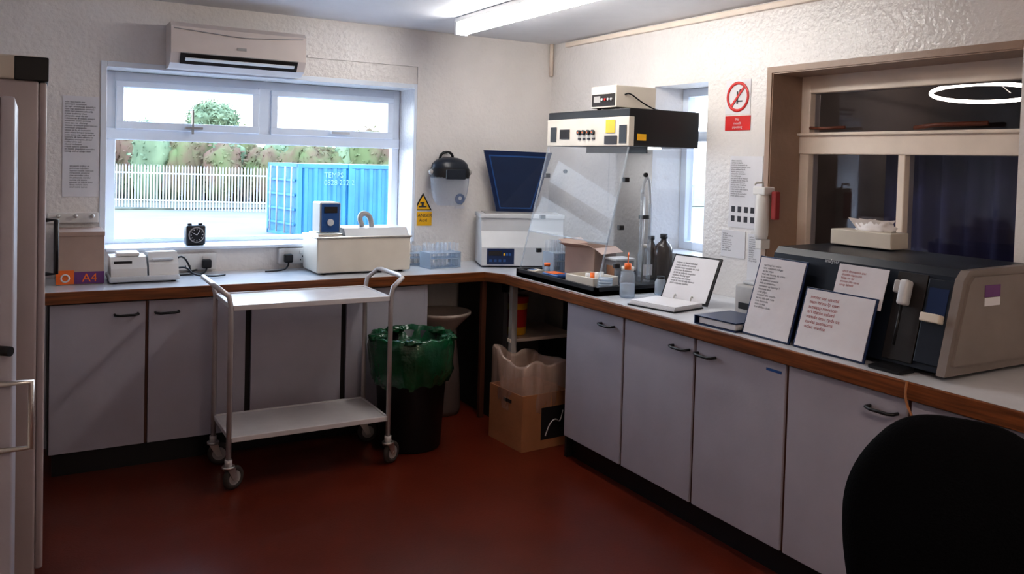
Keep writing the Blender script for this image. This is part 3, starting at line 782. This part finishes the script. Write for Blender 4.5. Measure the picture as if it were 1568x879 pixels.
for j,(r,z) in enumerate(prof):
    for i in range(ns):
        a=2*math.pi*i/ns;c_,s2=math.cos(a),math.sin(a);k=1/max(abs(c_),abs(s2))**.85
        nn=mnoise.noise(Vector((c_*4,s2*4,z*7)));nn2=mnoise.noise(Vector((c_*1.3+3,s2*1.3,.5)))
        n3=mnoise.noise(Vector((c_*9,s2*9,z*14)))
        rr_=r*k*(1+.07*nn+.06*n3)
        vs.append((c_*rr_*w,s2*rr_*d,z+.06*nn2*max(0,(z-.25)/.2)))
for j in range(len(prof)-1):
    for i in range(ns): fs.append([j*ns+i,j*ns+(i+1)%ns,(j+1)*ns+(i+1)%ns,(j+1)*ns+i])
b.poly(vs,fs,M_liner,True)
b.done()
b=B("chemical_tub")
c=(-.46,-.37,.522)
b.lathe([(0,0),(.06,0),(.065,.01),(.072,.20),(.076,.205),(.076,.23),(0,.232)],c,M_yel,28)
b.lathe([(.0672,.05),(.071,.16)],c,M_red,28);b.lathe([(.078,.20),(.078,.235),(0,.237)],c,M_red,28)
b.done()

# ---------------------------------------------------------------- trolley
b=B("lab_trolley")
tx0,tx1,ty0,ty1=-2.26,-1.46,-.80,-.40
zt=.875;zb=.25
for z in (zt,zb):
    b.box((tx0+.01,ty0+.01,z-.012),(tx1-.01,ty1-.01,z),M_trsh,.003)
    for k,(a,c) in enumerate((((tx0,ty0),(tx1,ty0+.014)),((tx0,ty1-.014),(tx1,ty1)),((tx0+.001,ty0),(tx0+.014,ty1)),((tx1-.014,ty0),(tx1-.001,ty1)))):
        b.box((a[0],a[1],z-.02),(c[0],c[1],z+.006-(k>1)*.001),M_trsh,.003)
for x in (tx0,tx1):
    s_=-1 if x==tx0 else 1
    P=[(x,ty0+.01,.13),(x,ty0+.01,zt),(x+s_*.01,ty0+.01,zt+.05),(x+s_*.065,ty0+.02,zt+.095),(x+s_*.07,ty0+.07,zt+.10),(x+s_*.07,ty1-.07,zt+.10),(x+s_*.065,ty1-.02,zt+.095),(x+s_*.01,ty1-.01,zt+.05),(x,ty1-.01,zt),(x,ty1-.01,.13)]
    b.tube(P,.0125,M_alu,12)
for x in (tx0,tx1):
    for y,rz in ((ty0+.01,.5),(ty1-.01,-.2)):
        K=T(x,y,0,rz)
        b.cyl((0,0,.115),(0,0,.15),.018,M_alu,M=K);b.cyl((0,0,.108),(0,0,.12),.03,M_steel,M=K)
        for s_ in (-1,1):
            b.prism([(-.02,.11),(.025,.11),(.045,.045),(.02,.045)],1,s_*.018-.002,s_*.018+.002,M_steel,M=K)
        b.torus((0,0,0),.042,.0155,M_rub,M=K@T(.03,0,.0575,rx=math.pi/2));b.cyl((.03,-.012,.0575),(.03,.012,.0575),.034,M_grey,M=K);b.cyl((.03,-.022,.0575),(.03,.022,.0575),.008,M_steel,M=K)
b.done()

# ---------------------------------------------------------------- fridges
b=B("upright_fridge")
b.box((-3.62,-1.42,.03),(-3.055,-.85,1.83),M_fridge,.01,seg=3)
b.box((-3.62,-1.42,1.83),(-3.03,-.85,1.915),M_cremep,.006);b.box((-3.13,-1.425,1.828),(-3.025,-.848,1.912),M_black,.004)
b.box((-3.055,-1.415,.08),(-3.03,-.855,1.825),M_fridge,.008,seg=3)
b.tube([(-3.03,-.92,1.08),(-2.985,-.92,1.08),(-2.985,-.92,1.30),(-3.03,-.92,1.30)],.010,M_black,8)
for x in (-3.56,-3.11):
    for y in (-1.36,-.91): b.cyl((x,y,0),(x,y,.035),.02,M_black)
b.done()
b=B("upright_freezer")
b.box((-3.70,-2.20,.03),(-3.15,-1.52,1.735),M_fridge,.008,seg=3)
b.box((-3.15,-2.195,.06),(-3.115,-1.525,1.73),M_door,.008,seg=3)
b.tube([(-3.19,-2.215,.78),(-3.072,-2.215,.78),(-3.072,-2.215,.96),(-3.19,-2.215,.96)],.009,M_steel,10)
b.box((-3.22,-2.225,.765),(-3.17,-2.2,.98),M_steel,.004)
b.cyl((-3.15,-2.205,1.05),(-3.12,-2.23,1.05),.013,M_black)
for x in (-3.65,-3.2):
    for y in (-2.14,-1.58): b.cyl((x,y,0),(x,y,.035),.02,M_black)
b.done()

# ---------------------------------------------------------------- chair
b=B("office_swivel_chair")
b.M=T(-1.42,-3.80,0,math.radians(-62))
vs=[];fs=[];nu,nv=20,20
def bk(u,v,side):
    a=u*2-1;c=v*2-1
    x=a*.225*(1-.30*max(0,c)**2.2-.10*max(0,-c)**2);z=.84+c*.25-(abs(a)**3.0)*.07*(1 if c>0 else -1)*abs(c)
    e=max(0,1-abs(a)**4)*max(0,1-abs(c)**4)
    y=.03*(a*a) + side*(.006+.034*e**.5)
    return (x,y,z)
for side in (-1,1):
    for j in range(nv+1):
        for i in range(nu+1): vs.append(bk(i/nu,j/nv,side))
N=(nu+1)*(nv+1)
for sgn in (0,1):
    for j in range(nv):
        for i in range(nu):
            q=sgn*N+j*(nu+1)+i;fs.append([q,q+1,q+nu+2,q+nu+1])
bd=[i for i in range(nu+1)]+[j*(nu+1)+nu for j in range(1,nv+1)]+[nv*(nu+1)+i for i in range(nu-1,-1,-1)]+[j*(nu+1) for j in range(nv-1,0,-1)]
for k in range(len(bd)):
    p,q=bd[k],bd[(k+1)%len(bd)];fs.append([p,q,q+N,p+N])
b.poly(vs,fs,M_blackfab,True)
b.box((-.235,.06,.44),(.235,.52,.52),M_blackfab,.035,seg=4)
b.tube([(0,-.0,.72),(0,-.04,.62),(0,-.03,.45),(0,.1,.41),(0,.28,.41)],.022,M_black,10,smoothn=2)
b.cyl((0,.29,.09),(0,.29,.44),.028,M_black)
for i in range(5):
    a=i*2*math.pi/5+.3;ex,ey=.29*math.cos(a),.29+.29*math.sin(a)
    b.cyl((0,.29,.13),(ex,ey,.085),.024,M_black,r1=.016);b.cyl((ex,ey,.05),(ex,ey,.09),.01,M_black)
    b.cyl((ex-.025,ey,.028),(ex+.025,ey,.028),.028,M_black)
b.done()
b=B("gas_hose");b.tube([(-.61,-3.13,.915),(-.62,-3.13,.86),(-.615,-3.16,.80),(-.61,-3.2,.74),(-.61,-3.22,.66)],.004,M_card,8,smoothn=2);b.done()

# ---------------------------------------------------------------- lights / world
w=bpy.data.worlds.new("sky");S.world=w;w.use_nodes=True
nt=w.node_tree;bg=nt.nodes["Background"]
tc=nt.nodes.new("ShaderNodeTexCoord");sp=nt.nodes.new("ShaderNodeSeparateXYZ");cr=nt.nodes.new("ShaderNodeValToRGB")
nt.links.new(tc.outputs["Generated"],sp.inputs[0]);nt.links.new(sp.outputs["Z"],cr.inputs[0]);nt.links.new(cr.outputs[0],bg.inputs[0])
cr.color_ramp.elements[0].position=0;cr.color_ramp.elements[0].color=(.84,.92,1,1);cr.color_ramp.elements[1].position=.6;cr.color_ramp.elements[1].color=(.52,.72,1,1)
bg.inputs[1].default_value=8
def portal(loc,rot,sx_,sy_):
    l=bpy.data.lights.new("window_portal","AREA");l.shape='RECTANGLE';l.size=sx_;l.size_y=sy_
    l.cycles.is_portal=True
    o=bpy.data.objects.new("window_portal",l);S.collection.objects.link(o);o.location=loc;o.rotation_euler=rot
portal((-1.83,.52,1.55),(-math.pi/2,0,0),1.8,1.0)
portal((.44,-1.16,1.57),(0,math.pi/2,0),1.0,.46)

# ---------------------------------------------------------------- camera
yaw,pitch,roll=.5253,.0320,.0277
fw=Vector((math.sin(yaw)*math.cos(pitch),math.cos(yaw)*math.cos(pitch),-math.sin(pitch)))
r=Vector((math.cos(yaw),-math.sin(yaw),0));u=r.cross(fw)
r2=r*math.cos(roll)+u*math.sin(roll);u2=u*math.cos(roll)-r*math.sin(roll)
cam=bpy.data.cameras.new("camera");cam.sensor_width=36;cam.lens=36*1272.03/1568;cam.shift_y=-(439.4-287.33)/1568
cam.clip_start=.05;cam.clip_end=300
co=bpy.data.objects.new("camera",cam);S.collection.objects.link(co)
m3=Matrix((r2,u2,-fw)).transposed();co.matrix_world=Matrix.Translation((-3.0769,-4.7944,1.5938))@m3.to_4x4()
S.camera=co
